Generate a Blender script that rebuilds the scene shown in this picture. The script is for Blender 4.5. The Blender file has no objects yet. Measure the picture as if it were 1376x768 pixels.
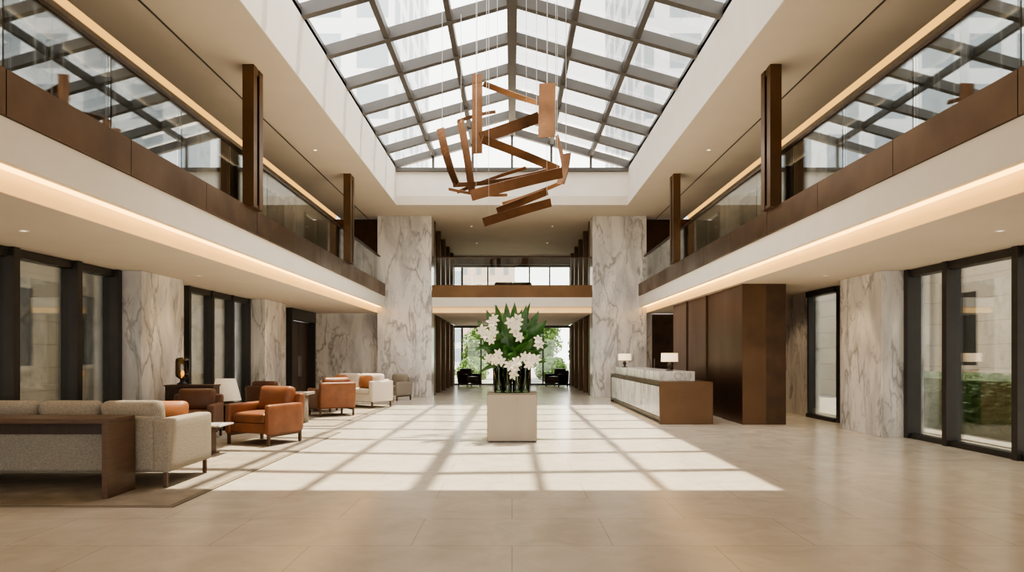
import bpy, bmesh, math, random
from mathutils import Vector, Matrix, Quaternion
random.seed(7)
S=bpy.context.scene
COL=S.collection
try:
    S.view_settings.view_transform='AgX'; S.view_settings.look='AgX - Medium High Contrast'
except Exception as e: print(e)

# ------------------------------------------------------------ materials
def newmat(name):
    m=bpy.data.materials.new(name); m.use_nodes=True
    nt=m.node_tree; nt.nodes.clear()
    return m,nt
def N(nt,t,**kw):
    n=nt.nodes.new(t)
    for k,v in kw.items(): setattr(n,k,v)
    return n
def L(nt,a,b): nt.links.new(a,b)
def pm(name,c1,c2=None,scale=6.0,rough=0.5,metal=0.0,bump=0.0,stretch=(1,1,1),spec=0.5,emit=None,estr=0,bscale=None,obj=False,rvar=0):
    m,nt=newmat(name)
    out=N(nt,'ShaderNodeOutputMaterial'); b=N(nt,'ShaderNodeBsdfPrincipled')
    L(nt,b.outputs[0],out.inputs[0])
    if c2 is None: c2=tuple(c*0.88 for c in c1)
    g=N(nt,'ShaderNodeTexCoord') if obj else N(nt,'ShaderNodeNewGeometry')
    mp=N(nt,'ShaderNodeMapping'); mp.inputs['Scale'].default_value=stretch
    L(nt,g.outputs['Object' if obj else 'Position'],mp.inputs[0])
    no=N(nt,'ShaderNodeTexNoise'); no.inputs['Scale'].default_value=scale; no.inputs['Detail'].default_value=5
    L(nt,mp.outputs[0],no.inputs[0])
    r=N(nt,'ShaderNodeValToRGB'); r.color_ramp.elements[0].position=.3; r.color_ramp.elements[1].position=.7
    r.color_ramp.elements[0].color=(*c1,1); r.color_ramp.elements[1].color=(*c2,1)
    L(nt,no.outputs[0],r.inputs[0]); L(nt,r.outputs[0],b.inputs['Base Color'])
    b.inputs['Roughness'].default_value=rough; b.inputs['Metallic'].default_value=metal
    if rvar:
        mr=N(nt,'ShaderNodeMapRange'); mr.inputs['From Min'].default_value=.3; mr.inputs['From Max'].default_value=.7
        mr.inputs['To Min'].default_value=rough-rvar; mr.inputs['To Max'].default_value=rough+rvar
        L(nt,no.outputs[0],mr.inputs[0]); L(nt,mr.outputs[0],b.inputs['Roughness'])
    b.inputs['Specular IOR Level'].default_value=spec
    if emit: b.inputs['Emission Color'].default_value=(*emit,1); b.inputs['Emission Strength'].default_value=estr
    if bump:
        n2=N(nt,'ShaderNodeTexNoise'); n2.inputs['Scale'].default_value=bscale or scale*4
        L(nt,mp.outputs[0],n2.inputs[0])
        bp=N(nt,'ShaderNodeBump'); bp.inputs['Strength'].default_value=bump; bp.inputs['Distance'].default_value=.02
        L(nt,n2.outputs[0],bp.inputs['Height']); L(nt,bp.outputs[0],b.inputs['Normal'])
    return m
def glassmat(name,tint,refl=1.0,ior=1.45):
    m,nt=newmat(name)
    out=N(nt,'ShaderNodeOutputMaterial'); mx=N(nt,'ShaderNodeMixShader')
    t=N(nt,'ShaderNodeBsdfTransparent'); t.inputs[0].default_value=(*tint,1)
    g=N(nt,'ShaderNodeBsdfGlossy'); g.inputs['Roughness'].default_value=0.01; g.inputs[0].default_value=(1,1,1,1)
    f=N(nt,'ShaderNodeFresnel'); f.inputs[0].default_value=ior
    mm=N(nt,'ShaderNodeMath',operation='MULTIPLY'); mm.inputs[1].default_value=refl
    L(nt,f.outputs[0],mm.inputs[0]); L(nt,mm.outputs[0],mx.inputs[0])
    L(nt,t.outputs[0],mx.inputs[1]); L(nt,g.outputs[0],mx.inputs[2]); L(nt,mx.outputs[0],out.inputs[0])
    return m
def emat(name,c,s):
    m,nt=newmat(name)
    out=N(nt,'ShaderNodeOutputMaterial'); e=N(nt,'ShaderNodeEmission')
    g=N(nt,'ShaderNodeNewGeometry'); no=N(nt,'ShaderNodeTexNoise'); no.inputs['Scale'].default_value=.6
    L(nt,g.outputs['Position'],no.inputs[0])
    mr=N(nt,'ShaderNodeMapRange'); mr.inputs['To Min'].default_value=s*.9; mr.inputs['To Max'].default_value=s*1.1
    L(nt,no.outputs[0],mr.inputs[0]); L(nt,mr.outputs[0],e.inputs[1])
    e.inputs[0].default_value=(*c,1); L(nt,e.outputs[0],out.inputs[0])
    return m
def marblemat(name,white=(.77,.735,.69),vein=(.27,.255,.245),rough=.16,k=1.0):
    m,nt=newmat(name)
    out=N(nt,'ShaderNodeOutputMaterial'); b=N(nt,'ShaderNodeBsdfPrincipled'); L(nt,b.outputs[0],out.inputs[0])
    g=N(nt,'ShaderNodeNewGeometry'); mp=N(nt,'ShaderNodeMapping')
    mp.inputs['Rotation'].default_value=(math.radians(42),math.radians(48),0); mp.inputs['Scale'].default_value=(1.35*k,1.35*k,.42*k)
    L(nt,g.outputs['Position'],mp.inputs[0])
    def vein_n(scale,w,dist,det=8):
        no=N(nt,'ShaderNodeTexNoise'); no.inputs['Scale'].default_value=scale; no.inputs['Detail'].default_value=det; no.inputs['Distortion'].default_value=dist; no.inputs['Roughness'].default_value=.52
        L(nt,mp.outputs[0],no.inputs[0])
        a=N(nt,'ShaderNodeMath',operation='SUBTRACT'); a.inputs[1].default_value=.5; L(nt,no.outputs[0],a.inputs[0])
        c=N(nt,'ShaderNodeMath',operation='ABSOLUTE'); L(nt,a.outputs[0],c.inputs[0])
        r=N(nt,'ShaderNodeMapRange'); r.inputs['From Min'].default_value=0; r.inputs['From Max'].default_value=w
        r.inputs['To Min'].default_value=1; r.inputs['To Max'].default_value=0; L(nt,c.outputs[0],r.inputs[0]); return r
    v1=vein_n(.95,.026,.45); v2=vein_n(2.2,.022,.6)
    def mask(scale,a,b2):
        mk=N(nt,'ShaderNodeTexNoise'); mk.inputs['Scale'].default_value=scale; L(nt,g.outputs['Position'],mk.inputs[0])
        mr=N(nt,'ShaderNodeMapRange'); mr.inputs['From Min'].default_value=a; mr.inputs['From Max'].default_value=b2; L(nt,mk.outputs[0],mr.inputs[0]); return mr
    mr=mask(.9,.34,.58); mrb=mask(1.7,.22,.5)
    m2=N(nt,'ShaderNodeMath',operation='MULTIPLY'); L(nt,v2.outputs[0],m2.inputs[0]); L(nt,mr.outputs[0],m2.inputs[1])
    m3=N(nt,'ShaderNodeMath',operation='MULTIPLY'); m3.inputs[1].default_value=.6; L(nt,m2.outputs[0],m3.inputs[0])
    m1=N(nt,'ShaderNodeMath',operation='MULTIPLY'); L(nt,v1.outputs[0],m1.inputs[0]); L(nt,mrb.outputs[0],m1.inputs[1])
    m1b=N(nt,'ShaderNodeMath',operation='MULTIPLY'); m1b.inputs[1].default_value=.85; L(nt,m1.outputs[0],m1b.inputs[0])
    mx=N(nt,'ShaderNodeMath',operation='MAXIMUM'); L(nt,m1b.outputs[0],mx.inputs[0]); L(nt,m3.outputs[0],mx.inputs[1])
    cl=N(nt,'ShaderNodeTexNoise'); cl.inputs['Scale'].default_value=1.3; cl.inputs['Detail'].default_value=8; cl.inputs['Distortion'].default_value=.6; L(nt,mp.outputs[0],cl.inputs[0])
    cr=N(nt,'ShaderNodeValToRGB'); cr.color_ramp.elements[0].position=.34; cr.color_ramp.elements[1].position=.58
    cr.color_ramp.elements[0].color=(white[0]*.64,white[1]*.65,white[2]*.68,1); cr.color_ramp.elements[1].color=(*white,1)
    L(nt,cl.outputs[0],cr.inputs[0])
    mc=N(nt,'ShaderNodeMixRGB'); L(nt,mx.outputs[0],mc.inputs[0]); L(nt,cr.outputs[0],mc.inputs[1]); mc.inputs[2].default_value=(*vein,1)
    L(nt,mc.outputs[0],b.inputs['Base Color']); b.inputs['Roughness'].default_value=rough
    return m
def floormat():
    m,nt=newmat('limestone_tile')
    out=N(nt,'ShaderNodeOutputMaterial'); b=N(nt,'ShaderNodeBsdfPrincipled'); L(nt,b.outputs[0],out.inputs[0])
    g=N(nt,'ShaderNodeNewGeometry')
    br=N(nt,'ShaderNodeTexBrick'); br.offset=.5
    br.inputs['Scale'].default_value=1; br.inputs['Brick Width'].default_value=1.6; br.inputs['Row Height'].default_value=.9
    br.inputs['Mortar Size'].default_value=.005; br.inputs['Mortar Smooth'].default_value=.1
    br.inputs['Color1'].default_value=(1,1,1,1); br.inputs['Color2'].default_value=(.95,.95,.945,1); br.inputs['Mortar'].default_value=(.74,.72,.69,1)
    L(nt,g.outputs['Position'],br.inputs[0])
    no=N(nt,'ShaderNodeTexNoise'); no.inputs['Scale'].default_value=2.2; no.inputs['Detail'].default_value=10; no.inputs['Distortion'].default_value=1.2; no.inputs['Roughness'].default_value=.6
    L(nt,g.outputs['Position'],no.inputs[0])
    r=N(nt,'ShaderNodeValToRGB'); r.color_ramp.elements[0].position=.3; r.color_ramp.elements[1].position=.7
    r.color_ramp.elements[0].color=(.60,.54,.45,1); r.color_ramp.elements[1].color=(.70,.64,.55,1)
    L(nt,no.outputs[0],r.inputs[0])
    mx=N(nt,'ShaderNodeMixRGB',blend_type='MULTIPLY'); mx.inputs[0].default_value=1
    L(nt,r.outputs[0],mx.inputs[1]); L(nt,br.outputs[0],mx.inputs[2]); L(nt,mx.outputs[0],b.inputs['Base Color'])
    mr=N(nt,'ShaderNodeMapRange'); mr.inputs['To Min'].default_value=.12; mr.inputs['To Max'].default_value=.26
    L(nt,no.outputs[0],mr.inputs[0]); L(nt,mr.outputs[0],b.inputs['Roughness'])
    b.inputs['Specular IOR Level'].default_value=.5
    return m
def facademat(name,wall,win,bw,rh,mort,off=0):
    m,nt=newmat(name)
    out=N(nt,'ShaderNodeOutputMaterial'); b=N(nt,'ShaderNodeBsdfPrincipled'); L(nt,b.outputs[0],out.inputs[0])
    g=N(nt,'ShaderNodeTexCoord'); sp=N(nt,'ShaderNodeSeparateXYZ'); L(nt,g.outputs['Object'],sp.inputs[0])
    ad=N(nt,'ShaderNodeMath',operation='ADD'); L(nt,sp.outputs[0],ad.inputs[0]); L(nt,sp.outputs[1],ad.inputs[1])
    cb=N(nt,'ShaderNodeCombineXYZ'); L(nt,ad.outputs[0],cb.inputs[0]); L(nt,sp.outputs[2],cb.inputs[1])
    br=N(nt,'ShaderNodeTexBrick'); br.offset=off; br.inputs['Scale'].default_value=1
    br.inputs['Brick Width'].default_value=bw; br.inputs['Row Height'].default_value=rh; br.inputs['Mortar Size'].default_value=mort
    br.inputs['Color1'].default_value=(*win,1); br.inputs['Color2'].default_value=(*[c*.85 for c in win],1); br.inputs['Mortar'].default_value=(*wall,1)
    L(nt,cb.outputs[0],br.inputs[0]); L(nt,br.outputs[0],b.inputs['Base Color']); b.inputs['Roughness'].default_value=.5
    return m

M=dict(
 floor=floormat(),
 marble=marblemat('veined_marble'),
 marble_desk=marblemat('desk_marble',(.68,.65,.61),(.22,.21,.21),.2,1.8),
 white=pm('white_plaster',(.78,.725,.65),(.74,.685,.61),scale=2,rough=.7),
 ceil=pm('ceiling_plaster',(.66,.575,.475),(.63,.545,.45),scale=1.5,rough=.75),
 bronze=pm('bronze_panel',(.19,.113,.060),(.13,.078,.043),scale=1.1,rough=.36,metal=.92,rvar=.08),
 bronze_fin=pm('bronze_fin',(.16,.10,.06),(.12,.075,.045),scale=2,rough=.4,metal=.8),
 bronze_end=pm('dark_bronze_panel',(.135,.078,.042),(.10,.058,.033),scale=1.5,rough=.38,metal=.85,rvar=.05),
 bronze_dk=pm('dark_bronze',(.10,.06,.035),(.07,.043,.027),scale=3,rough=.4,metal=.8),
 bronze_red=pm('patina_bronze',(.20,.10,.05),(.145,.073,.038),scale=.9,rough=.32,metal=.92,stretch=(1,1,.35),rvar=.05),
 copper=pm('copper_ribbon',(.22,.115,.062),(.15,.08,.045),scale=3,rough=.35,metal=.92,rvar=.08),
 frame=pm('black_frame',(.020,.017,.014),(.028,.023,.019),scale=5,rough=.4),
 steel=pm('painted_steel',(.095,.085,.075),(.08,.072,.064),scale=2,rough=.45,metal=.2),
 glass=glassmat('clear_glass',(.95,.975,.965),.7),
 roofglass=glassmat('roof_glass',(.97,.98,.98),.5),
 tint=glassmat('tinted_glass',(.86,.88,.86),.9,1.5),
 wing=glassmat('window_glass',(.95,.97,.96),.7),
 dkglass=pm('dark_gallery_glass',(.034,.040,.038),(.06,.063,.058),scale=.7,rough=.20,spec=.22),
 cove=emat('cove_light',(1,.55,.15),6),
 coveglow=pm('cove_board_glow',(.82,.66,.42),None,scale=2,rough=.8,emit=(1,.51,.13),estr=.62),  # board is no lamp; emission imitates the strip's light falling on it
 coveup=emat('upper_cove_light',(1,.53,.13),1.6),
 lens=emat('downlight_lens',(1,.78,.5),4),
 steelm=pm('brushed_steel',(.55,.52,.48),None,scale=20,rough=.35,metal=1),
 champagne=pm('champagne_metal',(.22,.18,.135),(.185,.152,.115),scale=3,rough=.36,metal=.85,stretch=(1,1,.2)),
 stonetop=pm('grey_stone',(.33,.295,.25),(.26,.235,.20),scale=6,rough=.5),
 leather=pm('cognac_leather',(.235,.087,.036),(.165,.06,.026),scale=5,rough=.42,bump=.15,bscale=60),
 leather_or=pm('orange_leather',(.36,.14,.05),(.29,.11,.04),scale=5,rough=.5,bump=.15,bscale=60),
 leather_dk=pm('brown_leather',(.145,.06,.03),(.105,.043,.022),scale=5,rough=.45,bump=.15,bscale=60),
 grey=pm('grey_tweed',(.37,.325,.265),(.24,.21,.17),scale=60,rough=.95,bump=.5,bscale=120,spec=.2),
 cream=pm('cream_fabric',(.66,.59,.50),(.56,.50,.42),scale=40,rough=.95,bump=.3,bscale=100,spec=.2),
 wood=pm('walnut_wood',(.07,.038,.022),(.105,.057,.031),scale=4,rough=.4,stretch=(1,1,8)),
 wood_dk=pm('dark_walnut',(.035,.02,.013),(.05,.028,.017),scale=4,rough=.4,stretch=(8,1,1)),
 rug=pm('wool_rug',(.36,.31,.245),(.25,.215,.17),scale=3.5,rough=1,bump=.4,bscale=90,spec=.1),
 rug_edge=pm('rug_border',(.22,.185,.145),None,scale=30,rough=1,spec=.1),
 leaf=pm('leaf_green',(.022,.075,.014),(.05,.145,.028),scale=9,rough=.35),
 leaf_out=pm('garden_leaf',(.09,.17,.03),(.20,.31,.08),scale=4,rough=.6),
 leaf_hedge=pm('hedge_leaf',(.022,.06,.012),(.06,.12,.025),scale=9,rough=.6),
 petal=pm('white_petal',(.88,.85,.76),(.82,.77,.64),scale=12,rough=.5),
 vase=glassmat('green_vase_glass',(.74,.86,.72),1.0),
 stem=pm('green_stem',(.11,.24,.06),None,rough=.5),
 smoke=glassmat('smoky_glass',(.42,.32,.17),1.0,1.5),
 bulb=emat('lamp_bulb',(1,.55,.18),4),
 stone=facademat('limestone_facade',(.34,.29,.23),(.64,.56,.45),1.3,.62,.012,.5),
 gravel=pm('garden_gravel',(.50,.45,.38),(.28,.25,.21),scale=25,rough=.95,bump=.6,bscale=40),
 pave=pm('pavement',(.42,.39,.34),(.37,.34,.30),scale=1,rough=.9),
 towerp=facademat('pale_tower_facade',(.80,.82,.84),(.42,.47,.52),3.2,3.4,.55),
 towerb=facademat('brick_tower_facade',(.62,.46,.38),(.33,.32,.33),2.4,3.0,.8),
 shade=pm('linen_shade',(.80,.70,.55),None,scale=50,rough=.9,emit=(1,.72,.42),estr=1.1),
 shade2=pm('pale_shade',(.70,.65,.57),None,scale=50,rough=.9,emit=(1,.8,.6),estr=.06),
 curtain=pm('taupe_curtain',(.22,.19,.155),(.15,.13,.105),scale=2,rough=.9,stretch=(6,6,.2)),
)

# ------------------------------------------------------------ helpers
def T(o,label,cat,group=None,kind=None):
    o['label']=label; o['category']=cat
    if group:o['group']=group
    if kind:o['kind']=kind
    return o
def mkobj(name,me,mat,parent=None,loc=(0,0,0),rot=None):
    o=bpy.data.objects.new(name,me); COL.objects.link(o)
    if mat is not None and not me.materials: me.materials.append(mat)
    o.location=loc
    if rot: o.rotation_euler=rot
    if parent: o.parent=parent
    return o
def empty(name,loc,rotz=0):
    o=bpy.data.objects.new(name,None); COL.objects.link(o); o.location=loc; o.rotation_euler=(0,0,rotz); o.empty_display_size=.2
    return o
def boxes_mesh(bs,org,bevel=0):
    bm=bmesh.new()
    for (x0,x1,y0,y1,z0,z1) in bs:
        if x0>x1:x0,x1=x1,x0
        m=Matrix.Translation(((x0+x1)/2-org[0],(y0+y1)/2-org[1],(z0+z1)/2-org[2]))@Matrix.Diagonal((x1-x0,y1-y0,z1-z0,1))
        bmesh.ops.create_cube(bm,size=1,matrix=m)
    if bevel: bmesh.ops.bevel(bm,geom=bm.edges[:],offset=bevel,segments=2,affect='EDGES',profile=.5)
    me=bpy.data.meshes.new('m'); bm.to_mesh(me); bm.free(); return me
def box(name,x0,x1,y0,y1,z0,z1,mat,parent=None,bevel=0):
    org=((x0+x1)/2,(y0+y1)/2,min(z0,z1))
    return mkobj(name,boxes_mesh([(x0,x1,y0,y1,z0,z1)],org,bevel),mat,parent,org)
def boxes(name,bs,mat,parent=None,bevel=0):
    org=((min(b[0] for b in bs)+max(b[1] for b in bs))/2,(min(b[2] for b in bs)+max(b[3] for b in bs))/2,min(b[4] for b in bs))
    return mkobj(name,boxes_mesh(bs,org,bevel),mat,parent,org)
def smooth(me):
    for p in me.polygons: p.use_smooth=True
def rbox(name,w,d,h,r,mat,parent,loc,bulge=0,axis=2,rot=None,n=7):
    H=[w/2,d/2,h/2]; r=min(r,min(H)*.98)
    def lst(a):
        l=[-a,-a+r*.15,-a+r*.45,-a+r]
        k=[-a+r+(2*a-2*r)*i/n for i in range(1,n)]
        return l+k+[-v for v in reversed(l)]
    G=[lst(a) for a in H]; V=[];idx={};F=[]
    def vid(p):
        k=tuple(round(c,5) for c in p)
        if k not in idx: idx[k]=len(V); V.append(Vector(p))
        return idx[k]
    for ax in range(3):
        u,v=(ax+1)%3,(ax+2)%3
        for s in (-1,1):
            for i in range(len(G[u])-1):
                for j in range(len(G[v])-1):
                    q=[]
                    for (a,b) in ((i,j),(i+1,j),(i+1,j+1),(i,j+1)):
                        p=[0,0,0]; p[ax]=s*H[ax]; p[u]=G[u][a]; p[v]=G[v][b]; q.append(vid(p))
                    F.append(q if s>0 else q[::-1])
    out=[]
    for p in V:
        inn=Vector([max(-(H[k]-r),min(H[k]-r,p[k])) for k in range(3)])
        dd=p-inn
        q=inn+dd.normalized()*r if dd.length>1e-9 else p.copy()
        if bulge:
            u,v=(axis+1)%3,(axis+2)%3
            f=(1-(q[u]/H[u])**2)*(1-(q[v]/H[v])**2)
            q[axis]+=bulge*f*(q[axis]/H[axis])
        out.append(q+Vector((0,0,h/2)))
    me=bpy.data.meshes.new('m'); me.from_pydata([tuple(v) for v in out],[],F); me.update(); smooth(me)
    return mkobj(name,me,mat,parent,loc,rot)
def lathe(name,prof,mat,parent=None,loc=(0,0,0),seg=32):
    V=[];F=[]
    for (r,z) in prof:
        for i in range(seg):
            a=2*math.pi*i/seg; V.append((r*math.cos(a),r*math.sin(a),z))
    for k in range(len(prof)-1):
        for i in range(seg):
            j=(i+1)%seg; F.append((k*seg+i,k*seg+j,(k+1)*seg+j,(k+1)*seg+i))
    me=bpy.data.meshes.new('m'); me.from_pydata(V,[],F); me.update(); smooth(me)
    return mkobj(name,me,mat,parent,loc)
def cyl(name,r,z0,z1,mat,parent=None,loc=(0,0,0),r2=None,seg=16):
    r2=r if r2 is None else r2
    return lathe(name,[(0.0001,0),(r,0),(r2,z1-z0),(0.0001,z1-z0)],mat,parent,(loc[0],loc[1],loc[2]+z0),seg)
def polymesh(name,V,F,mat,parent=None,loc=(0,0,0),sm=False):
    me=bpy.data.meshes.new('m'); me.from_pydata([tuple(v) for v in V],[],F); me.update()
    if sm: smooth(me)
    return mkobj(name,me,mat,parent,loc)
def copy_tree(src,loc,rotz=0):
    o=src.copy(); COL.objects.link(o); o.location=loc; o.rotation_euler=(0,0,rotz)
    for k in list(src.children): 
        c=k.copy(); COL.objects.link(c); c.parent=o
    return o
def struct(o,label,cat): return T(o,label,cat,kind='structure')

# ------------------------------------------------------------ dims
WX=7.35; BX=4.66; WELL=3.94; HC=6.63; SOF=3.08
Y0=-4.0; YB=25.6; SY0=9.4; SY1=23.2; EAVE=7.95; RIDGE=9.1; YE=24.985

# ------------------------------------------------------------ setting
struct(box('floor',-8,8,Y0,36,-.2,0,M['floor']),'polished beige limestone tile floor with faint joints','floor')
T(boxes('ground',[(-90,-8.02,-20,140,-.4,-.05),(8.02,90,-20,140,-.4,-.05),(-8.02,8.02,36.02,140,-.4,-.05)],M['pave']),'pale outdoor paving around the lobby building','ground')
T(box('gravel_bed',8.05,11.5,5,24,-.045,.02,M['gravel']),'pale gravel bed beside the courtyard windows','gravel')
struct(box('wall_front_blocker',-7.6,7.6,Y0-.3,Y0-.01,3.3,HC+.3,M['white']),'unseen plaster wall behind the camera, added to cut daylight from the open front','wall')  # out of view, added to reduce daylight fill from behind the camera

for sgn,side in ((-1,'left'),(1,'right')):
    def bx(name,a,b,*r,**k):
        x0,x1=sorted((sgn*a,sgn*b)); return box(name,x0,x1,*r,**k)
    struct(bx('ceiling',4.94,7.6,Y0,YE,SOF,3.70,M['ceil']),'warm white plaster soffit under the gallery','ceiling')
    struct(bx('ceiling',4.735,7.6,Y0,YE,3.702,3.95,M['white']),'gallery floor slab in white plaster','ceiling')
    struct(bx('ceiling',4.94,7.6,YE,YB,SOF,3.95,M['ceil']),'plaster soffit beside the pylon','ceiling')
    struct(bx('trim_1' if sgn<0 else 'trim_2',BX,BX+.07,Y0,YE,3.29,3.695,M['white']),'white plaster band below the bronze fascia','trim')
    struct(bx('trim_12' if sgn<0 else 'trim_13',4.732,4.93,Y0,YE,3.31,3.40,M['white']),'top of the cove recess','trim')
    struct(bx('trim_3' if sgn<0 else 'trim_4',4.80,4.90,Y0,YE,3.292,3.305,M['cove']),'warm glowing cove light strip','light strip')
    struct(bx('trim_14' if sgn<0 else 'trim_15',4.92,4.938,Y0,YE,SOF+.002,3.30,M['coveglow']),'warm lit board of the cove recess','trim')
    f=empty('balcony_fascia',(sgn*(BX-.03),0,3.70)); T(f,'brushed bronze fascia band along the gallery edge','balcony')
    y=Y0
    while y<YE-.1:
        y2=min(y+2.05,YE)
        x0,x1=sorted((0,sgn*.1))
        box('fascia_panel',x0,x1,y+.006,y2-.006,0,.43,M['bronze'],f)
        y=y2
    g=empty('glass_balustrade',(sgn*4.84,0,3.951)); T(g,'frameless glass balustrade with slim dark handrail on the gallery','balustrade')
    y=Y0
    while y<YE-.3:
        y2=min(y+1.75,YE-.02)
        box('glass_panel',-.008,.008,y+.012,y2-.012,0,1.17,M['glass'],g)
        y=y2
    box('handrail',-.03,.03,Y0,YE-.02,1.17,1.21,M['bronze_dk'],g)
    box('shoe_rail',-.03,.03,Y0,YE-.02,.0,.19,M['bronze_dk'],g)
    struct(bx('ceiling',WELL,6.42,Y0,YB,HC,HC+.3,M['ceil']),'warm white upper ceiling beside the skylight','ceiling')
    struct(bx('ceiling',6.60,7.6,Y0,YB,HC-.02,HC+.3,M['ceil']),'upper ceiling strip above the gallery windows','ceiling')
    struct(bx('ceiling',6.42,6.60,Y0,YB,HC+.2,HC+.3,M['white']),'recess over the upper cove light','ceiling')
    struct(bx('trim_5' if sgn<0 else 'trim_6',6.585,6.598,Y0,YB,HC-.01,HC+.14,M['coveup']),'warm glowing upper cove light strip','light strip')
    struct(bx('trim_7' if sgn<0 else 'trim_8',5.36,5.39,Y0,YB,HC-.012,HC-.001,M['steel']),'slim dark strip standing in for the shadow of a ceiling groove','trim')  # dark colour paints the shadow gap of a shallow groove
    struct(bx('wall_%s_well'%side,WELL,WELL+.25,SY0-.25,SY1+.25,HC+.301,EAVE,M['white']),'white plaster skylight well wall','wall')
    struct(bx('trim_9' if sgn<0 else 'trim_10',WELL-.02,WELL,SY0,SY1-.001,HC+.0,HC+.32,M['white']),'white edge of the skylight well','trim')
    w=empty('window_upper_'+side,(sgn*WX,0,3.95)); struct(w,'dark full-height gallery glazing with bronze mullions','window')
    x0,x1=sorted((sgn*.02,sgn*.06))
    box('glass',x0,x1,Y0,YB,0,2.6,M['dkglass'],w)
    y=Y0+.4;i=0
    while y<YB:
        x0,x1=sorted((-sgn*(.28 if i%3==0 else .12),sgn*.015))
        box('mullion',x0,x1,y,y+.1,.0,2.6,M['bronze_dk'],w); y+=1.45;i+=1
    x0,x1=sorted((-sgn*.1,sgn*.015))
    box('transom',x0,x1,Y0,YB,0,.12,M['bronze_dk'],w)
    for yy in (8.2,15.2,22):
        o=bx('marble_pier',7.0,7.33,yy,yy+1.0,3.951,HC-.03,M['marble']); T(o,'white veined marble pier on the gallery','column',group='gallery marble piers')
struct(box('ceiling',-WELL+.001,WELL-.001,Y0,SY0,HC,HC+.3,M['ceil']),'flat ceiling before the skylight','ceiling')
struct(box('ceiling',-WELL+.001,WELL-.001,SY1,36,HC,HC+.3,M['ceil']),'flat ceiling past the skylight','ceiling')
struct(box('wall_back_well',-WELL,WELL,SY1,SY1+.2,HC+.301,EAVE-.2,M['white']),'white end wall of the skylight well','wall')
struct(box('wall_front_well',-WELL,WELL,SY0-.2,SY0,HC+.301,EAVE,M['white']),'white near end wall of the skylight well','wall')

def wallseg(sgn,y0,y1,name):
    x0,x1=sorted((sgn*WX,sgn*(WX+.25)))
    struct(box(name,x0,x1,y0,y1,0,SOF-.001,M['marble']),'white marble wall with grey veins','wall')
wallseg(-1,Y0,7.0,'wall_left'); wallseg(-1,12.6,15.3,'wall_left_middle'); wallseg(-1,18.9,22.2,'wall_left_far'); wallseg(-1,24.9,YB,'wall_left_corner')
wallseg(1,Y0,7.0,'wall_right'); wallseg(1,12.6,15.3,'wall_right_middle'); wallseg(1,16.9,YB,'wall_right_far')
def pier(sgn,y0,y1,lab):
    x0,x1=sorted((sgn*6.83,sgn*(WX-.001)))
    T(box('marble_pier',x0,x1,y0,y1,0,SOF-.002,M['marble'],bevel=.008),lab,'column',group='marble wall piers')
pier(-1,12.6,14.2,'white veined marble pier between the dark windows'); pier(-1,18.9,20.6,'white veined marble pier beside the dark doorway'); pier(1,12.6,14.2,'white veined marble pier beside the courtyard window')

def window(n,sgn,y0,y1,muls,glass,deep=.27,mw=.13):
    w=empty('window_%d'%n,(sgn*WX,y0,0)); struct(w,'tall black-framed window','window')
    d0,d1=sorted((-sgn*deep,sgn*.12)); 
    h=SOF-.003
    for i,m in enumerate(muls): box('mullion',d0,d1,m-y0,m-y0+mw,.0,h,M['frame'],w)
    e0,e1=sorted((-sgn*.08,sgn*.1))
    box('frame_head',e0,e1,.13,y1-y0-.0,h-.13,h-.001,M['frame'],w)
    box('sill',e0,e1,.13,y1-y0-.0,0.001,.09,M['frame'],w)
    box('glass',-.01,.01,.1,y1-y0-.1,.09,h-.13,glass,w)
    return w
w=window(1,-1,7.0,12.6,[7.0,8.5,9.85,11.3,12.46],M['tint'],.16)
window(2,-1,15.3,18.9,[15.3,16.5,17.7,18.8],M['tint'],.12,.10)
window(3,1,7.0,12.6,[7.0,8.5,9.75,11.35,12.46],M['wing'],.13,.12)
window(4,1,15.3,16.9,[15.3,16.80],M['wing'],.05,.08)
d=empty('door_1',(-WX,22.2,0)); struct(d,'dark bronze double doorway','door')
boxes('door_frame',[(-.05,.2,0,.12,0,2.7),(-.05,.2,2.58,2.7,0,2.7),(-.05,.2,0,2.7,2.7,3.07)],M['frame'],d)
boxes('door_leaf',[(-.06,-.01,.13,1.33,.01,2.69)],M['wood_dk'],d); boxes('door_leaf',[(-.06,-.01,1.37,2.57,.01,2.69)],M['wood_dk'],d)
for yy in (1.24,1.44): box('handle',0,.05,yy,yy+.03,.8,1.5,M['steelm'],d)

for sgn in (-1,1):
    x0,x1=sorted((sgn*2.95,sgn*4.93))
    T(box('marble_column',x0,x1,25.0,YB+.3,0,HC-.001,M['marble'],bevel=.01),'full-height white marble pylon with grey diagonal veins','column',group='marble pylons')
struct(box('wall_back_left',-WX,-4.935,YB,YB+.3,0,SOF-.001,M['marble']),'white marble wall behind the seating','wall')
struct(boxes('wall_back_right',[(4.935,5.25,YB,YB+.3,0,SOF-.001),(6.35,WX,YB,YB+.3,0,SOF-.001)],M['marble']),'white marble wall with a dark doorway','wall')
d=empty('door_2',(5.8,YB+.1,0)); struct(d,'dark wooden door in the marble wall','door')
box('door_leaf',-.54,.54,0,.08,.01,SOF-.003,M['bronze_dk'],d); box('handle',-.46,-.43,-.05,0,.8,1.4,M['steelm'],d)
for sgn,n in ((-1,'wall_back_upper_left'),(1,'wall_back_upper_right')):
    x0,x1=sorted((sgn*4.935,sgn*WX)); struct(box(n,x0,x1,YB,YB+.2,3.96,HC-.001,M['bronze_dk']),'dark bronze wall at the end of the gallery','wall')

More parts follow.
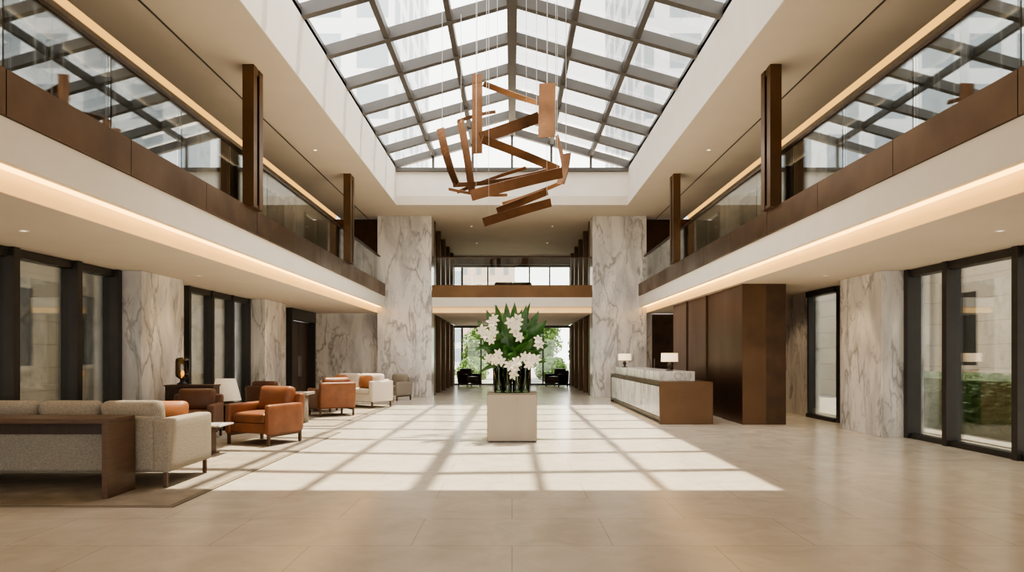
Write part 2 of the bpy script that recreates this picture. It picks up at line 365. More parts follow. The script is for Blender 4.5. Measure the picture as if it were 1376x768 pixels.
# rear corridor and bridge
struct(box('ceiling',-2.94,2.94,25.12,35.6,3.08,3.9,M['ceil']),'bridge slab with plaster soffit','ceiling')
f=empty('bridge_fascia',(0,25.02,3.30)); T(f,'bronze fascia of the bridge between the marble pylons','balcony')
box('fascia_panel',-2.94,2.94,0,.075,.35,.80,M['bronze'],f); box('white_band',-2.94,2.94,.01,.075,.0,.35,M['white'],f)
struct(box('trim_11',-2.93,2.93,25.105,25.118,3.09,3.29,M['coveglow']),'warm glowing cove light strip','light strip')
g=empty('glass_balustrade',(0,25.06,4.10)); T(g,'frameless glass balustrade with slim dark handrail on the bridge','balustrade')
for i in range(4): box('glass_panel',-2.94+i*1.47+.01,-2.94+(i+1)*1.47-.01,-.008,.008,0,1.0,M['glass'],g)
box('handrail',-2.94,2.94,-.02,.02,1.0,1.03,M['bronze_dk'],g)
for sgn,sd in ((-1,'left'),(1,'right')):
    x0,x1=sorted((sgn*3.1,sgn*3.3))
    struct(box('wall_corridor_'+sd,x0,x1,YB+.301,35.6,0,HC-.001,M['bronze_fin']),'bronze corridor wall','wall')
    for z0,z1 in ((0,3.07),(3.91,HC-.01)):
        c=empty('fin_screen',(sgn*3.09,YB+.4,z0)); T(c,'vertical bronze fins along the corridor wall','wall panel',group='corridor fin screens')
        for i in range(5):
            a,b=sorted((0,-sgn*.16)); box('fin',a,b,i*2.0,i*2.0+.22,0,z1-z0,M['bronze_fin'],c)
def endwin(name,z0,z1,xs,kindname):
    w=empty(name,(0,35.3,z0)); struct(w,'black-framed glazing at the corridor end',kindname)
    for x in xs: box('mullion',x-.035,x+.035,-.06,.06,0,z1-z0,M['frame'],w)
    box('frame_head',-3.1,3.1,-.07,.07,z1-z0-.12,z1-z0-.001,M['frame'],w); box('sill',-3.1,3.1,-.07,.07,.001,.08,M['frame'],w)
    box('glass',-3.08,3.08,-.01,.01,.08,z1-z0-.12,M['wing'],w)
endwin('door_3',0,3.07,[-3.0,-1.6,-.95,.95,1.6,3.0],'door'); endwin('window_5',3.905,6.2,[-3.0,-1.25,.9,1.95,3.0],'window')
struct(box('wall_back_lintel',-3.09,3.09,35.2,35.4,6.21,HC-.011,M['bronze_dk']),'dark lintel above the corridor window','wall')

# ------------------------------------------------------------ skylight
sk=empty('skylight',(0,SY0,EAVE)); T(sk,'gabled glass skylight with grey steel rafters and purlins','skylight')
LEN=SY1-SY0; RH=RIDGE-EAVE
def beam(name,p0,p1,w,dpt,mat,parent):
    p0,p1=Vector(p0),Vector(p1); d=(p1-p0); ln=d.length
    me=boxes_mesh([(-w/2,w/2,0,ln,-dpt/2,dpt/2)],(0,0,0))
    o=mkobj(name,me,mat,parent,p0); 
    y=d.normalized(); x=y.cross(Vector((0,0,1))); 
    if x.length<1e-4: x=Vector((1,0,0))
    x.normalize(); z=x.cross(y)
    o.rotation_euler=Matrix((x,y,z)).transposed().to_euler(); return o
nr=8
for i in range(nr+1):
    yy=LEN*i/nr; yy=min(max(yy,.08),LEN-.08)
    for s in (-1,1): beam('rafter',(s*4.05,yy,0),(0,yy,RH),.16,.24,M['steel'],sk)
for s in (-1,1):
    for t in (1/3,2/3): beam('purlin',(s*4*t,0,RH*(1-t)-.0),(s*4*t,LEN,RH*(1-t)),.12,.18,M['steel'],sk)
    beam('eave_beam',(s*4.0,0,.0),(s*4.0,LEN,.0),.12,.18,M['steel'],sk)
    polymesh('glazing',[(s*4.1,0,.17),(s*4.1,LEN,.17),(0,LEN,RH+.18),(0,0,RH+.18)],[(0,1,2,3)],M['roofglass'],sk)
beam('ridge_beam',(0,0,RH-.02),(0,LEN,RH-.02),.22,.28,M['steel'],sk)
for x in (-2.67,-1.33,0,1.33,2.67):
    box('gable_mullion',x-.04,x+.04,LEN-.1,LEN-.02,-.2,RH*(1-abs(x)/4),M['steel'],sk)
box('gable_sill',-3.94,3.94,LEN-.12,LEN,-.2,-.08,M['steel'],sk)
polymesh('gable_glass',[(-4,LEN,-.1),(4,LEN,-.1),(0,LEN,RH)],[(0,1,2)],M['roofglass'],sk)
polymesh('gable_glass',[(-4,0,.0),(4,0,.0),(0,0,RH)],[(0,1,2)],M['roofglass'],sk)

# ------------------------------------------------------------ bronze posts on galleries
for sgn in (-1,1):
    for yy in (12.0,19.2):
        c=empty('bronze_post',(sgn*4.64,yy,4.131)); T(c,'paired bronze plate post rising from the gallery edge to the ceiling','column',group='bronze gallery posts')
        h=HC-4.131-.001
        box('post_plate',-.10,.10,0,.16,0,h,M['bronze'],c); box('post_plate',-.10,.10,.27,.45,0,h,M['bronze'],c)
        box('post_cap',-.09,.09,.161,.269,h-.12,h,M['bronze'],c); box('post_foot',-.09,.09,.161,.269,0,.06,M['bronze'],c)

# ------------------------------------------------------------ downlights
def downlight(x,y,z,src=[None]):
    if src[0] is None:
        o=lathe('downlight',[(.06,0),(.06,-.010),(.044,-.012),(.042,-.002),(.0001,-.002)],M['white'],None,(x,y,z)); 
        l=lathe('downlight_lens',[(.042,-.004),(.0001,-.005)],M['lens'],o,(0,0,0)); T(o,'small round recessed ceiling downlight','downlight',group='ceiling downlights'); src[0]=o; return
    copy_tree(src[0],(x,y,z))
for y in (8.6,13.4,19):
    for s in (-1,1): downlight(s*6.15,y,SOF)
for y in (9.5,17):
    for s in (-1,1): downlight(s*4.9,y,HC)
for y in (27,31):
    for x in (-1.6,1.6): downlight(x,y,HC)
for y in (26.5,30):
    for x in (-1.5,1.5): downlight(x,y,3.08)

# ------------------------------------------------------------ reception desk
d=empty('reception_desk',(3.82,15.0,0)); T(d,'long reception desk of bronze with white marble front and raised ledge','reception desk')
box('end_panel',-.57,.60,0,.10,0,.93,M['bronze_end'],d,bevel=.006)
box('end_panel',-.57,.60,7.4,7.5,0,.93,M['bronze_end'],d)
boxes('body',[(-.52,.58,.10,7.4,.10,.85)],M['bronze_dk'],d)
box('worktop',-.57,.60,.10,7.4,.85,.93,M['bronze_end'],d)
for i in range(2): box('marble_front',-.56,-.522,.14+i*3.63,.14+(i+1)*3.63-.01,.16,.82,M['marble_desk'],d)
box('base_rail',-.57,-.522,.10,7.4,.09,.15,M['bronze_end'],d)
box('plinth',-.49,.5,.15,7.35,0,.10,M['frame'],d)
box('plinth_light',-.50,-.492,.15,7.35,.06,.088,M['coveup'],d)
box('raised_ledge',-.48,.32,.45,6.9,.931,1.15,M['marble_desk'],d,bevel=.008)
def desk_lamp(x,y,z):
    l=empty('table_lamp',(x,y,z)); T(l,'small table lamp with a glowing linen drum shade on the desk','lamp',group='reception lamps')
    lathe('lamp_base',[(.0001,0),(.09,0),(.09,.015),(.03,.03),(.022,.06),(.05,.10),(.055,.14),(.03,.19),(.012,.21),(.012,.27),(.0001,.27)],M['frame'],l)
    lathe('lamp_shade',[(.20,.21),(.195,.42),(.19,.42),(.195,.21)],M['shade'],l)
    lathe('shade_trim',[(.2,.205),(.201,.215),(.195,.215),(.195,.205)],M['bronze'],l)
desk_lamp(3.76,16.3,1.15); desk_lamp(3.50,21.2,1.15)

b=empty('bronze_wall_block',(5.52,14.95,0)); T(b,'tall patinated bronze panel wall standing behind the reception desk','wall panel')
h=SOF-.004
box('core',-.40,.48,.03,6.6,0,h,M['bronze_dk'],b)
box('end_panel',-.48,.04,-.02,.03,.0,h,M['bronze_end'],b); box('end_panel',.05,.48,-.0,.03,.0,h,M['bronze_dk'],b)
for i,(a,c) in enumerate(((.0,1.42),(1.46,2.82),(2.86,4.82),(4.86,6.55))):
    dx=-.48 if i==0 else -.44
    box('bronze_panel',dx,-.401,a+.03,c,.0,h,M['bronze_red'],b,bevel=.004)
for y in (1.42,2.82,4.82): box('reveal_trim',-.47,-.4,y+.002,y+.037,0,h,M['bronze_dk'],b)

# ------------------------------------------------------------ pedestal + flowers
p=empty('pedestal',(0,12.29,0)); T(p,'square champagne metal pedestal holding tall white flowers','pedestal')
box('body',-.435,.435,-.435,.435,.02,.835,M['champagne'],p,bevel=.006)
box('top_slab',-.44,.44,-.44,.44,.836,.853,M['champagne'],p,bevel=.004)
box('plinth',-.41,.41,-.41,.41,0,.02,M['frame'],p)
vx=[(-.24,-.05),(-.08,-.12),(.09,-.10),(.24,-.04),(-.12,.14),(.12,.14)]
for (x,y) in vx:
    v=lathe('glass_vase',[(.0001,0.0),(.078,0.0),(.08,.01),(.08,.50),(.074,.50),(.074,.02),(.0001,.02)],M['vase'],None,(x,12.29+y,.854),24); T(v,'tall green-tinted glass cylinder vase on the pedestal','vase',group='vases on the pedestal')
fa=empty('flower_arrangement',(0,12.29,.86)); T(fa,'tall bouquet of white lilies and orchids with broad green leaves','flowers')
def blade(V,F,base,d,ln,w,droop,nseg=8):
    base=Vector(base); d=Vector(d).normalized(); side=d.cross(Vector((random.uniform(-.4,.4),-1,random.uniform(-.2,.2))))
    if side.length<.1: side=d.cross(Vector((1,0,0)))
    side.normalize(); p=base.copy(); cur=d.copy(); nrm=side.cross(d).normalized(); s0=len(V)
    for i in range(nseg+1):
        t=i/nseg; ww=w*(math.sin(math.pi*min(1,(t*.93+.07)))**.7)*.5
        V+= [p-side*ww+nrm*ww*.25, p.copy(), p+side*ww+nrm*ww*.25]
        cur=(cur+Vector((d.x*.3*droop/nseg*3,d.y*.3*droop/nseg*3,-droop/nseg))).normalized(); p=p+cur*ln/nseg
    for i in range(nseg):
        a=s0+3*i
        F.append((a,a+1,a+4,a+3)); F.append((a+1,a+2,a+5,a+4))
V=[];F=[]
for i in range(120):
    a=random.uniform(0,2*math.pi); tilt=random.uniform(.05,1.8)
    d=(math.cos(a)*tilt,math.sin(a)*tilt*.7,1)
    blade(V,F,(math.cos(a)*.16,math.sin(a)*.12,.40+random.uniform(0,.5)),d,random.uniform(.55,.9) if tilt<.5 else random.uniform(.38,.6),random.uniform(.08,.15),random.uniform(.0,.9)*tilt*1.1)
for (x,t) in ((-.25,-.12),(-.1,-.04),(.04,.02),(.2,.12),(.3,.28),(-.32,-.25),(-.18,-.32),(.12,.35),(.3,.5),(-.3,-.5)):
    blade(V,F,(x*.5,0,.6),(t*1.3,0,1),1.02-abs(t)*.35,.17,.05)
polymesh('foliage',V,F,M['leaf'],fa,sm=True)
V=[];F=[]
for (x,y) in vx:
    for k in range(5):
        a=random.uniform(0,6.28); b0=Vector((x+math.cos(a)*.04,y+math.sin(a)*.04,.02)); t0=Vector((x*1.3+math.cos(a)*.03,y*1.2,.75)); s0=len(V)
        for q in (b0,t0):
            for j in range(5): V.append(q+Vector((math.cos(j*1.2566)*.008,math.sin(j*1.2566)*.008,0)))
        for j in range(5): F.append((s0+j,s0+(j+1)%5,s0+5+(j+1)%5,s0+5+j))
polymesh('stems',V,F,M['stem'],fa)
def blossom(V,F,c,axis,R):
    axis=Vector(axis).normalized(); q=Vector((0,0,1)).rotation_difference(axis); off=random.uniform(0,1)
    for k in range(6):
        a=k*math.pi/3+off; u=Vector((math.cos(a),math.sin(a),0)); s=Vector((-math.sin(a),math.cos(a),0)); s0=len(V)
        for (t,w,z) in ((.05,.08,0),(.35,.24,.22),(.7,.28,.28),(.95,.13,.2),(1.10,.02,.06)):
            for e in (-1,0,1): V.append(Vector(c)+q@((u*t+s*w*e+Vector((0,0,z+(0.06 if e else 0))))*R))
        for i in range(4):
            for j in range(2): a0=s0+i*3+j; F.append((a0,a0+1,a0+4,a0+3))
for (cx,cz,n,r,y) in ((-.42,1.04,4,.12,-.30),(-.36,1.24,2,.06,-.26),(.03,1.18,4,.11,-.32),(.10,.96,1,.03,-.36),(-.30,.62,4,.12,-.44),(.02,.42,4,.12,-.46),(.33,.56,4,.11,-.42),(.47,.90,2,.06,-.3)):
    V=[];F=[]
    for i in range(n):
        aa=i*2.4+cx*5; rr_=r*(.4+.7*i/max(1,n-1))
        blossom(V,F,(math.cos(aa)*rr_,-random.uniform(0,.06),math.sin(aa)*rr_),(random.uniform(-.6,.6),-1,random.uniform(-.3,.6)),random.uniform(.085,.11))
    polymesh('blossom_cluster',V,F,M['petal'],fa,(cx,y,cz),sm=True)

# ------------------------------------------------------------ chandelier
ch=empty('chandelier',(0,14.0,4.0)); T(ch,'sculptural chandelier of angled copper ribbons hung on thin cables','chandelier')
def ribbon(x0,y0,z0,x1,y1,z1,w,bow=(0,0,0),tilt=0.2,th=.022,twist=0.0):
    p0=Vector((x0,y0-14,z0-4)); p1=Vector((x1,y1-14,z1-4)); c=(p0+p1)/2+Vector(bow); n=14; V=[];F=[]
    for i in range(n+1):
        t=i/n; p=p0*(1-t)**2+c*2*t*(1-t)+p1*t*t; tg=((c-p0)*(1-t)+(p1-c)*t).normalized()
        a=tilt+twist*(t-.5); wd=tg.cross(Vector((0,-1,0)))
        if wd.length<.05: wd=Vector((0,0,1))
        wd.normalize(); nn=tg.cross(wd).normalized(); W=wd*math.cos(a)+nn*math.sin(a); T2=tg.cross(W).normalized()
        for (sa,sb) in ((-1,-1),(1,-1),(1,1),(-1,1)): V.append(p+W*w/2*sa+T2*th/2*sb)
    for i in range(n):
        for j in range(4): F.append((4*i+j,4*i+(j+1)%4,4*i+4+(j+1)%4,4*i+4+j))
    F.append((3,2,1,0)); F.append((4*n,4*n+1,4*n+2,4*n+3))
    return polymesh('copper_ribbon',V,F,M['copper'],ch)
R=[(-.70,13.7,7.15,-.70,13.7,5.56,.21,(0,0,0),.15,0),
(.70,13.5,6.89,.68,13.5,5.82,.33,(0,.05,0),.2,0),
(-1.49,14.2,6.23,-1.12,13.9,4.98,.17,(-.06,0,-.06),.5,.5),
(-1.10,14.5,6.51,-.84,14.3,4.95,.16,(.03,0,0),.35,.2),
(-.58,13.9,7.04,.52,14.4,6.84,.12,(0,.1,.02),.9,.3),
(-.62,13.4,5.78,.55,13.9,6.36,.22,(0,0,-.02),.3,.2),
(-.58,13.3,5.72,.95,14.1,5.35,.17,(0,0,.03),.5,.3),
(-1.20,13.9,4.98,.95,14.5,5.50,.09,(0,.1,-.14),.4,.6),
(-.80,13.3,4.62,1.0,13.6,5.15,.21,(0,0,.03),.4,.2),
(-.55,13.2,4.08,.78,13.7,4.58,.17,(0,0,.02),.3,.2),
(1.12,13.9,5.62,.97,13.7,4.95,.17,(.04,0,0),.5,0),
(-.30,13.8,4.42,.74,14.2,4.92,.15,(0,0,0),.5,.2),
(-1.16,14.4,4.95,.3,14.7,5.55,.07,(0,0,.05),.3,.2),
(-1.15,14.5,6.48,-.35,14.6,6.72,.07,(0,0,.05),.3,.2),
(-.45,14.4,4.95,.9,14.4,5.28,.10,(0,0,0),.6,.2),
(-.2,14.6,4.75,1.0,14.0,5.05,.08,(0,0,-.05),.6,.2),
(.93,14.2,6.08,1.06,13.9,5.25,.08,(.04,0,0),.6,.2),
(-1.33,14.3,5.0,-.1,14.5,4.92,.06,(0,0,-.10),.4,.2)]
for r in R: ribbon(*r[:7],bow=r[7],tilt=r[8],twist=r[9])
def zroof(x): return EAVE+RH*(1-abs(x)/4)-.05
for (x,y,z) in ((-.70,13.7,7.15),(.70,13.5,6.89),(-1.45,14.18,6.15),(-1.08,14.48,6.45),(-.3,13.95,7.0),(.3,14.3,6.87),(-.5,13.45,5.85),(.5,13.88,6.33),(.9,14.08,5.38),(-.7,13.35,4.68),(.9,13.58,5.12),(-.45,13.25,4.15),(.7,13.68,4.6),(1.1,13.9,5.55)):
    mkobj('cable',boxes_mesh([(-.004,.004,-.004,.004,0,zroof(x)-z)],(0,0,0)),M['steelm'],ch,(x,y-14,z-4))

# ------------------------------------------------------------ rugs
def rug(x0,x1,y0,y1,lab):
    r=empty('area_rug',((x0+x1)/2,(y0+y1)/2,0)); T(r,lab,'rug')
    w=(x1-x0)/2; d=(y1-y0)/2
    box('pile',-w+.06,w-.06,-d+.06,d-.06,0.001,.016,M['rug'],r)
    boxes('border',[(-w,-w+.06,-d,d,.001,.013),(w-.06,w,-d,d,.001,.013),(-w+.06,w-.06,-d,-d+.06,.001,.013),(-w+.06,w-.06,d-.06,d,.001,.013)],M['rug_edge'],r)
rug(-6.8,-3.35,6.75,13.4,'beige mottled wool rug under the grey sofa and leather armchair')
rug(-6.8,-3.75,14.5,21.3,'beige mottled wool rug under the cream sofa seating')
RZ=.017
# ------------------------------------------------------------ seating
def sofa(name,loc,rotz,w,depth,fab,ncush,lab,hb=.80,arm=.2,legm=M['wood']):
    s=empty(name,loc,rotz); T(s,lab,'sofa')
    hw=w/2; hd=depth/2  # front is -y
    rbox('base',w-.02,depth-.04,.22,.03,fab,s,(0,0,.17))
    rbox('backrest',w-2*arm+.04,.20,hb-.18,.04,fab,s,(0,hd-.10,.18))
    for sx in (-1,1): rbox('armrest',arm,depth-.0,.60,.04,fab,s,(sx*(hw-arm/2),-.0,.17))
    iw=(w-2*arm)/ncush
    for i in range(ncush):
        x=-hw+arm+iw*(i+.5)
        rbox('seat_cushion',iw-.01,depth-.28,.16,.05,fab,s,(x,-.12,.385),bulge=.02)
        rbox('back_cushion',iw-.015,.20,.47,.08,fab,s,(x,hd-.33,.50),bulge=.05,axis=1,rot=(-.16,0,0))
    for sx in (-1,1):
        for sy in (-1,1): box('leg',sx*(hw-.07)-.02,sx*(hw-.07)+.02,sy*(hd-.06)-.02,sy*(hd-.06)+.02,0,.18,legm,s)
    return s
sofa('sofa',(-5.48,8.22,RZ),math.pi,3.26,1.10,M['grey'],4,'long grey tweed sofa with four loose back cushions and walnut legs')
c=empty('console_table',(-5.75,7.35,RZ)); T(c,'long walnut console table with slab ends behind the grey sofa','table')
box('tabletop',-1.55,1.55,-.26,.26,.78,.83,M['wood'],c,bevel=.004)
box('end_panel',1.49,1.55,-.26,.26,0,.78,M['wood'],c); box('end_panel',-1.55,-1.49,-.26,.26,0,.78,M['wood'],c)
box('stretcher',-1.49,1.49,.18,.21,.62,.779,M['wood_dk'],c)
def pillow(loc,rot,mat,lab,w=.45,h=.42,grp=None):
    o=rbox('throw_pillow',w,.15,h,.07,mat,None,loc,bulge=.06,axis=1,rot=rot); T(o,lab,'cushion',group=grp); return o
pillow((-4.24,8.46,.58),(-.25,0,.2),M['leather_or'],'cognac leather throw pillow on the grey sofa',.40,.37)

def armchair(name,loc,rotz,mat,lab,sc=1.0,grp=None):
    s=empty(name,loc,rotz); T(s,lab,'armchair',group=grp); s.scale=(sc,sc,sc)
    rbox('seat_base',.70,.74,.16,.03,mat,s,(0,0,.18))
    rbox('seat_cushion',.64,.66,.15,.05,mat,s,(0,-.05,.34),bulge=.025)
    for sx in (-1,1): rbox('armrest',.11,.80,.47,.045,mat,s,(sx*.39,-.01,.16))
    rbox('backrest',.86,.14,.60,.05,mat,s,(0,.35,.18),rot=(-.10,0,0))
    rbox('back_cushion',.64,.18,.42,.07,mat,s,(0,.235,.47),bulge=.04,axis=1,rot=(-.18,0,0))
    for sx in (-1,1):
        for sy in (-1,1): box('leg',sx*.39-.02,sx*.39+.02,sy*.36-.02,sy*.36+.02,0,.17,M['wood'],s)
    for sx in (-1,1): box('side_rail',sx*.39-.015,sx*.39+.015,-.34,.34,.13,.165,M['wood'],s)
    return s
armchair('armchair',(-4.25,11.75,RZ),math.radians(-22),M['leather'],'cognac leather club armchair with walnut legs on the rug',1.08)
armchair('armchair',(-5.75,12.3,RZ),math.radians(10),M['leather_dk'],'dark brown leather armchair beside the grey sofa')
armchair('armchair',(-4.55,17.2,RZ),math.radians(215),M['leather'],'cognac leather armchair turned toward the cream sofa',1.08)
armchair('armchair',(-5.85,16.6,RZ),math.radians(170),M['leather_dk'],'dark brown leather armchair with its back showing')
sofa('sofa',(-4.60,20.2,RZ),math.radians(-28),2.0,.95,M['cream'],2,'cream fabric two-seat sofa with loose cushions on the rug',hb=.80,arm=.16)
pillow((-4.24,19.66,.575),(-.25,0,-.45),M['leather_or'],'orange leather throw pillow on the cream sofa',.42,.38,'pillows on the cream sofa')
pillow((-5.07,20.08,.575),(-.25,0,-.5),M['leather_or'],'orange leather throw pillow on the cream sofa',.42,.38,'pillows on the cream sofa')
armchair('armchair',(-4.0,23.3,0),math.radians(-30),M['grey'],'grey fabric armchair near the marble pylon')
armchair('armchair',(-2.1,33.6,0),math.radians(40),M['wood_dk'],'dark armchair near the garden doors',1,'dark armchairs by the garden doors')
armchair('armchair',(2.2,33.6,0),math.radians(-40),M['wood_dk'],'dark armchair near the garden doors',1,'dark armchairs by the garden doors')

# end table with pale lamp
et=empty('end_table',(-5.85,13.95,0)); T(et,'dark round end table carrying a lamp with a pale shade','table')
lathe('tabletop',[(.0001,.50),(.36,.50),(.36,.535),(.0001,.535)],M['wood'],et); cyl('pedestal_leg',.05,.02,.50,M['frame'],et); cyl('foot',.22,0,.02,M['frame'],et,seg=28)
tl=empty('table_lamp',(-5.85,13.95,.536)); T(tl,'table lamp with a large pale tapered fabric shade','lamp')
lathe('lamp_base',[(.0001,0),(.12,0),(.12,.015),(.04,.03),(.03,.14),(.0001,.15)],M['frame'],tl)
lathe('lamp_shade',[(.30,.06),(.19,.50),(.185,.50),(.295,.06)],M['shade2'],tl)
cyl('stem',.012,.14,.47,M['steelm'],tl)

# tables
st=empty('side_table',(-4.60,10.35,RZ)); T(st,'small side table with a thin pale marble slab top','table')
box('tabletop',-.30,.28,-.25,.25,.43,.455,M['marble'],st,bevel=.005); box('leg_panel',-.16,-.13,-.15,.15,.02,.43,M['wood'],st); box('leg_panel',.02,.05,-.15,.15,.02,.43,M['wood'],st); box('foot',-.18,.1,-.16,.16,0,.02,M['wood'],st)
ct=empty('stone_console',(-5.0,15.3,RZ)); T(ct,'stone console table with a thick top and round pedestal legs','table')
box('tabletop',-.50,.50,-.3,.3,.62,.68,M['stonetop'],ct,bevel=.008)
cyl('pedestal_leg',.13,0,.62,M['stonetop'],ct,(.30,0,0),seg=28); cyl('pedestal_leg',.13,0,.62,M['stonetop'],ct,(-.30,0,0),seg=28)
ct=empty('coffee_table',(-5.35,18.4,RZ)); T(ct,'low dark walnut coffee table on the rug','table')
box('tabletop',-.6,.6,-.4,.4,.36,.41,M['wood'],ct,bevel=.005)
for sx in (-1,1):
    for sy in (-1,1): box('leg',sx*.54-.025,sx*.54+.025,sy*.34-.025,sy*.34+.025,0,.36,M['wood'],ct)
ct=empty('coffee_table',(-5.7,10.6,RZ)); T(ct,'low dark walnut coffee table in front of the grey sofa','table')
box('tabletop',-.65,.55,-.45,.45,.36,.41,M['wood'],ct,bevel=.005)
for sx in (-.59,.49):
    for sy in (-1,1): box('leg',sx-.025,sx+.025,sy*.39-.025,sy*.39+.025,0,.36,M['wood'],ct)
cb=empty('sideboard',(-6.15,13.2,RZ)); T(cb,'dark walnut sideboard carrying a smoky glass lamp','cabinet')
box('body',-.5,.42,-.12,.18,.08,.90,M['wood_dk'],cb,bevel=.004); box('top',-.52,.44,-.13,.19,.901,.93,M['wood'],cb)
for x in (-.27,.19): box('door',x-.21,x+.21,-.135,-.121,.12,.87,M['wood_dk'],cb)
for sx in (-.45,.37):
    for sy in (-.08,.14): box('leg',sx-.02,sx+.02,sy-.02,sy+.02,0,.08,M['frame'],cb)
al=empty('table_lamp',(-6.38,13.22,.948)); T(al,'smoky amber glass cylinder lamp on the dark sideboard','lamp')
lathe('lamp_base',[(.0001,0),(.10,0),(.10,.02),(.05,.05),(.045,.10),(.09,.13),(.0001,.13)],M['frame'],al)
lathe('lamp_shade',[(.09,.13),(.125,.16),(.13,.22),(.13,.44),(.12,.50),(.08,.52),(.0001,.525)],M['smoke'],al)
lathe('bulb',[(.0001,.15),(.025,.17),(.035,.22),(.02,.27),(.0001,.28)],M['bulb'],al)

sofa('sofa',(.05,31.0,3.901),0,2.1,.9,M['frame'],2,'dark upholstered sofa standing on the bridge',hb=.88)
pl=empty('potted_plant',(.0,32.2,3.901)); T(pl,'small potted plant on a dark stand on the bridge','plant')
cyl('pot',.16,0,.85,M['frame'],pl,r2=.2)
V=[];F=[]
for i in range(40):
    a=random.uniform(0,6.28); tt=random.uniform(.3,1.6); blade(V,F,(0,0,.83),(math.cos(a)*tt,math.sin(a)*tt,1),.32,.05,.5,5)
polymesh('foliage',V,F,M['leaf'],pl,sm=True)

# ------------------------------------------------------------ exterior
def leafcloud(V,F,c,rad,n,s,boxy=False):
    for i in range(n):
        if boxy:
            p=Vector([random.uniform(-1,1) for _ in range(3)]); k=random.randrange(3); p[k]=random.choice((-1,1))*random.uniform(.90,1.10)
        else:
            p=Vector([random.gauss(0,1) for _ in range(3)]).normalized()*random.uniform(.65,1.05)
        p=Vector(c)+Vector((p.x*rad[0],p.y*rad[1],p.z*rad[2]))
        u=Vector([random.gauss(0,1) for _ in range(3)]).normalized(); v=u.orthogonal().normalized(); s1=s*random.uniform(.6,1.2); k=len(V)
        V.extend([p-u*s1,p+v*s1*.5,p+u*s1,p-v*s1*.5]); F.append((k,k+1,k+2,k+3))
hd=empty('hedge',(9.1,13.6,0.022)); T(hd,'clipped green boxwood hedge in the courtyard gravel bed','hedge')
V=[];F=[]; leafcloud(V,F,(0,0,.62),(.5,3.4,.47),9000,.055,True); polymesh('leaves',V,F,M['leaf_hedge'],hd)
box('core',-.44,.44,-3.3,3.3,0,1.02,M['leaf_hedge'],hd)
def shrub(name,loc,parts,lab,cat,n=1500,s=.09):
    e=empty(name,loc); T(e,lab,cat,group='garden planting')
    V=[];F=[]
    for (c,r) in parts: leafcloud(V,F,c,r,n,s); leafcloud(V,F,c,[q*.7 for q in r],n//2,s*1.3)
    polymesh('leaves',V,F,M['leaf_out'],e)
    cyl('trunk',.07,0,max(.3,parts[0][0][2]),M['wood'],e,r2=.05)
for i,x in enumerate((-4.8,-2.4,0,2.4,4.8)):
    shrub('garden_shrub',(x,41+random.uniform(-.4,.4),-.05),[((0,0,.6),(1.0,.8,.6)),((.1,.3,1.0),(.8,.7,.5))],'dense green garden shrub outside the glass doors','shrub')
for i,x in enumerate((-5.4,-1.8,1.8,5.4)):
    shrub('garden_tree',(x,46+random.uniform(-1,1),-.05),[((0,0,2.4),(1.5,1.4,1.1)),((.2,.2,3.4),(1.2,1.1,.9)),((-.3,.1,1.6),(1.2,1,.8))],'leafy green tree in the garden outside the doors','tree',1300,.13)
for s in (-1,1):
    nb=empty('courtyard_building',(s*12.5,14,-.05)); T(nb,'pale limestone building across the courtyard with dark windows','building',group='courtyard buildings')
    a,b_=sorted((0,s*3)); box('facade',a,b_,-14,16,0,7,M['stone'],nb)
    for k in range(9):
        for lv in range(2):
            yy=(-13.0 if s>0 else -11.6)+k*2.9; a,b_=sorted((-s*.02,s*.01)); box('window_pane',a,b_,yy,yy+.9,1.3+lv*3.4,3.3+lv*3.4,M['dkglass'],nb)
            a,b_=sorted((-s*.06,-s*.021)); box('window_frame',a,b_,yy+.42,yy+.48,1.3+lv*3.4,3.3+lv*3.4,M['frame'],nb)
            a,b_=sorted((-s*.14,-s*.001)); box('window_sill',a,b_,yy-.1,yy+1.0,1.18+lv*3.4,1.29+lv*3.4,M['stone'],nb)
    for yy in (-4.5,6.2):
        a,b_=sorted((-s*.8,-s*.15)); box('projecting_bay',a,b_,yy,yy+.9,0,7,M['stone'],nb)
def tower(x0,x1,y0,y1,h,mat,lab): T(box('tower_building',x0,x1,y0,y1,-.05,h,mat),lab,'building')
tower(-34,-8,46,66,75,M['towerp'],'tall pale glass and concrete tower seen through the skylight')
tower(9,36,46,66,75,M['towerp'],'tall pale glass and concrete tower seen through the skylight')
tower(-12.5,-9.0,120,138,24,M['towerp'],'distant slim pale apartment tower')
tower(-8.6,.5,120,138,22,M['towerb'],'distant brown brick apartment building')

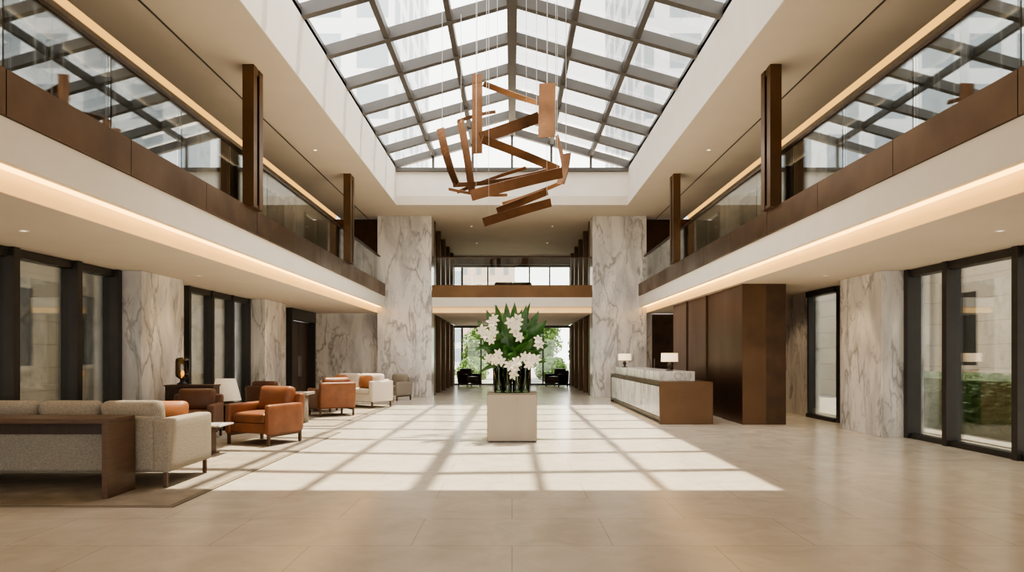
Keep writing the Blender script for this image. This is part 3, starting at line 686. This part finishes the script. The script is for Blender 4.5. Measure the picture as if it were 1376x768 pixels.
# ------------------------------------------------------------ lights
sun=bpy.data.lights.new('sun','SUN'); sun.energy=11; sun.angle=math.radians(.9); sun.color=(1,.88,.67)
so=bpy.data.objects.new('sun',sun); COL.objects.link(so); so.location=(3,20,30)
so.rotation_euler=Vector((-.115,-.265,-1)).to_track_quat('-Z','Y').to_euler()
pt=bpy.data.lights.new('skylight_portal','AREA'); pt.shape='RECTANGLE'; pt.size=7.8; pt.size_y=LEN; pt.cycles.is_portal=True
po=bpy.data.objects.new('skylight_portal',pt); COL.objects.link(po); po.location=(0,(SY0+SY1)/2,HC+.35)
def spot(x,y,z,e,ang=110):
    l=bpy.data.lights.new('downlight_and_fill_spot','SPOT'); l.energy=e; l.spot_size=math.radians(ang); l.spot_blend=.8; l.color=(1,.74,.46); l.shadow_soft_size=.15
    o=bpy.data.objects.new('downlight_and_fill_spot',l); COL.objects.link(o); o.location=(x,y,z)
for y in (8.6,13.4,19): 
    for s in (-1,1): spot(s*6.15,y,SOF-.03,85)
for y in (15.6,17.3): spot(6.6,y,SOF-.03,70)  # added wall-wash fill without fixtures, brightens the dark right marble
spot(-6.4,23.4,SOF-.03,70)  # added fill without a fixture for the far left aisle
for y in (27,31.5): spot(0,y,3.0,80); spot(0,y,HC-.05,90)
W=bpy.data.worlds.new('world'); S.world=W; W.use_nodes=True; nt=W.node_tree
bg=nt.nodes['Background']; tc=N(nt,'ShaderNodeTexCoord'); sp=N(nt,'ShaderNodeSeparateXYZ'); L(nt,tc.outputs['Generated'],sp.inputs[0])
rr=N(nt,'ShaderNodeValToRGB'); rr.color_ramp.elements[0].position=0; rr.color_ramp.elements[0].color=(1,.96,.89,1); rr.color_ramp.elements[1].position=1; rr.color_ramp.elements[1].color=(.95,.97,.98,1)
L(nt,sp.outputs[2],rr.inputs[0]); L(nt,rr.outputs[0],bg.inputs[0]); bg.inputs[1].default_value=4.6

cam=bpy.data.cameras.new('camera'); cam.lens=24; cam.sensor_width=36; cam.shift_y=94/1376; cam.clip_end=500
co=bpy.data.objects.new('camera',cam); COL.objects.link(co); co.location=(0,0,1.5); co.rotation_euler=(math.pi/2,0,0); S.camera=co
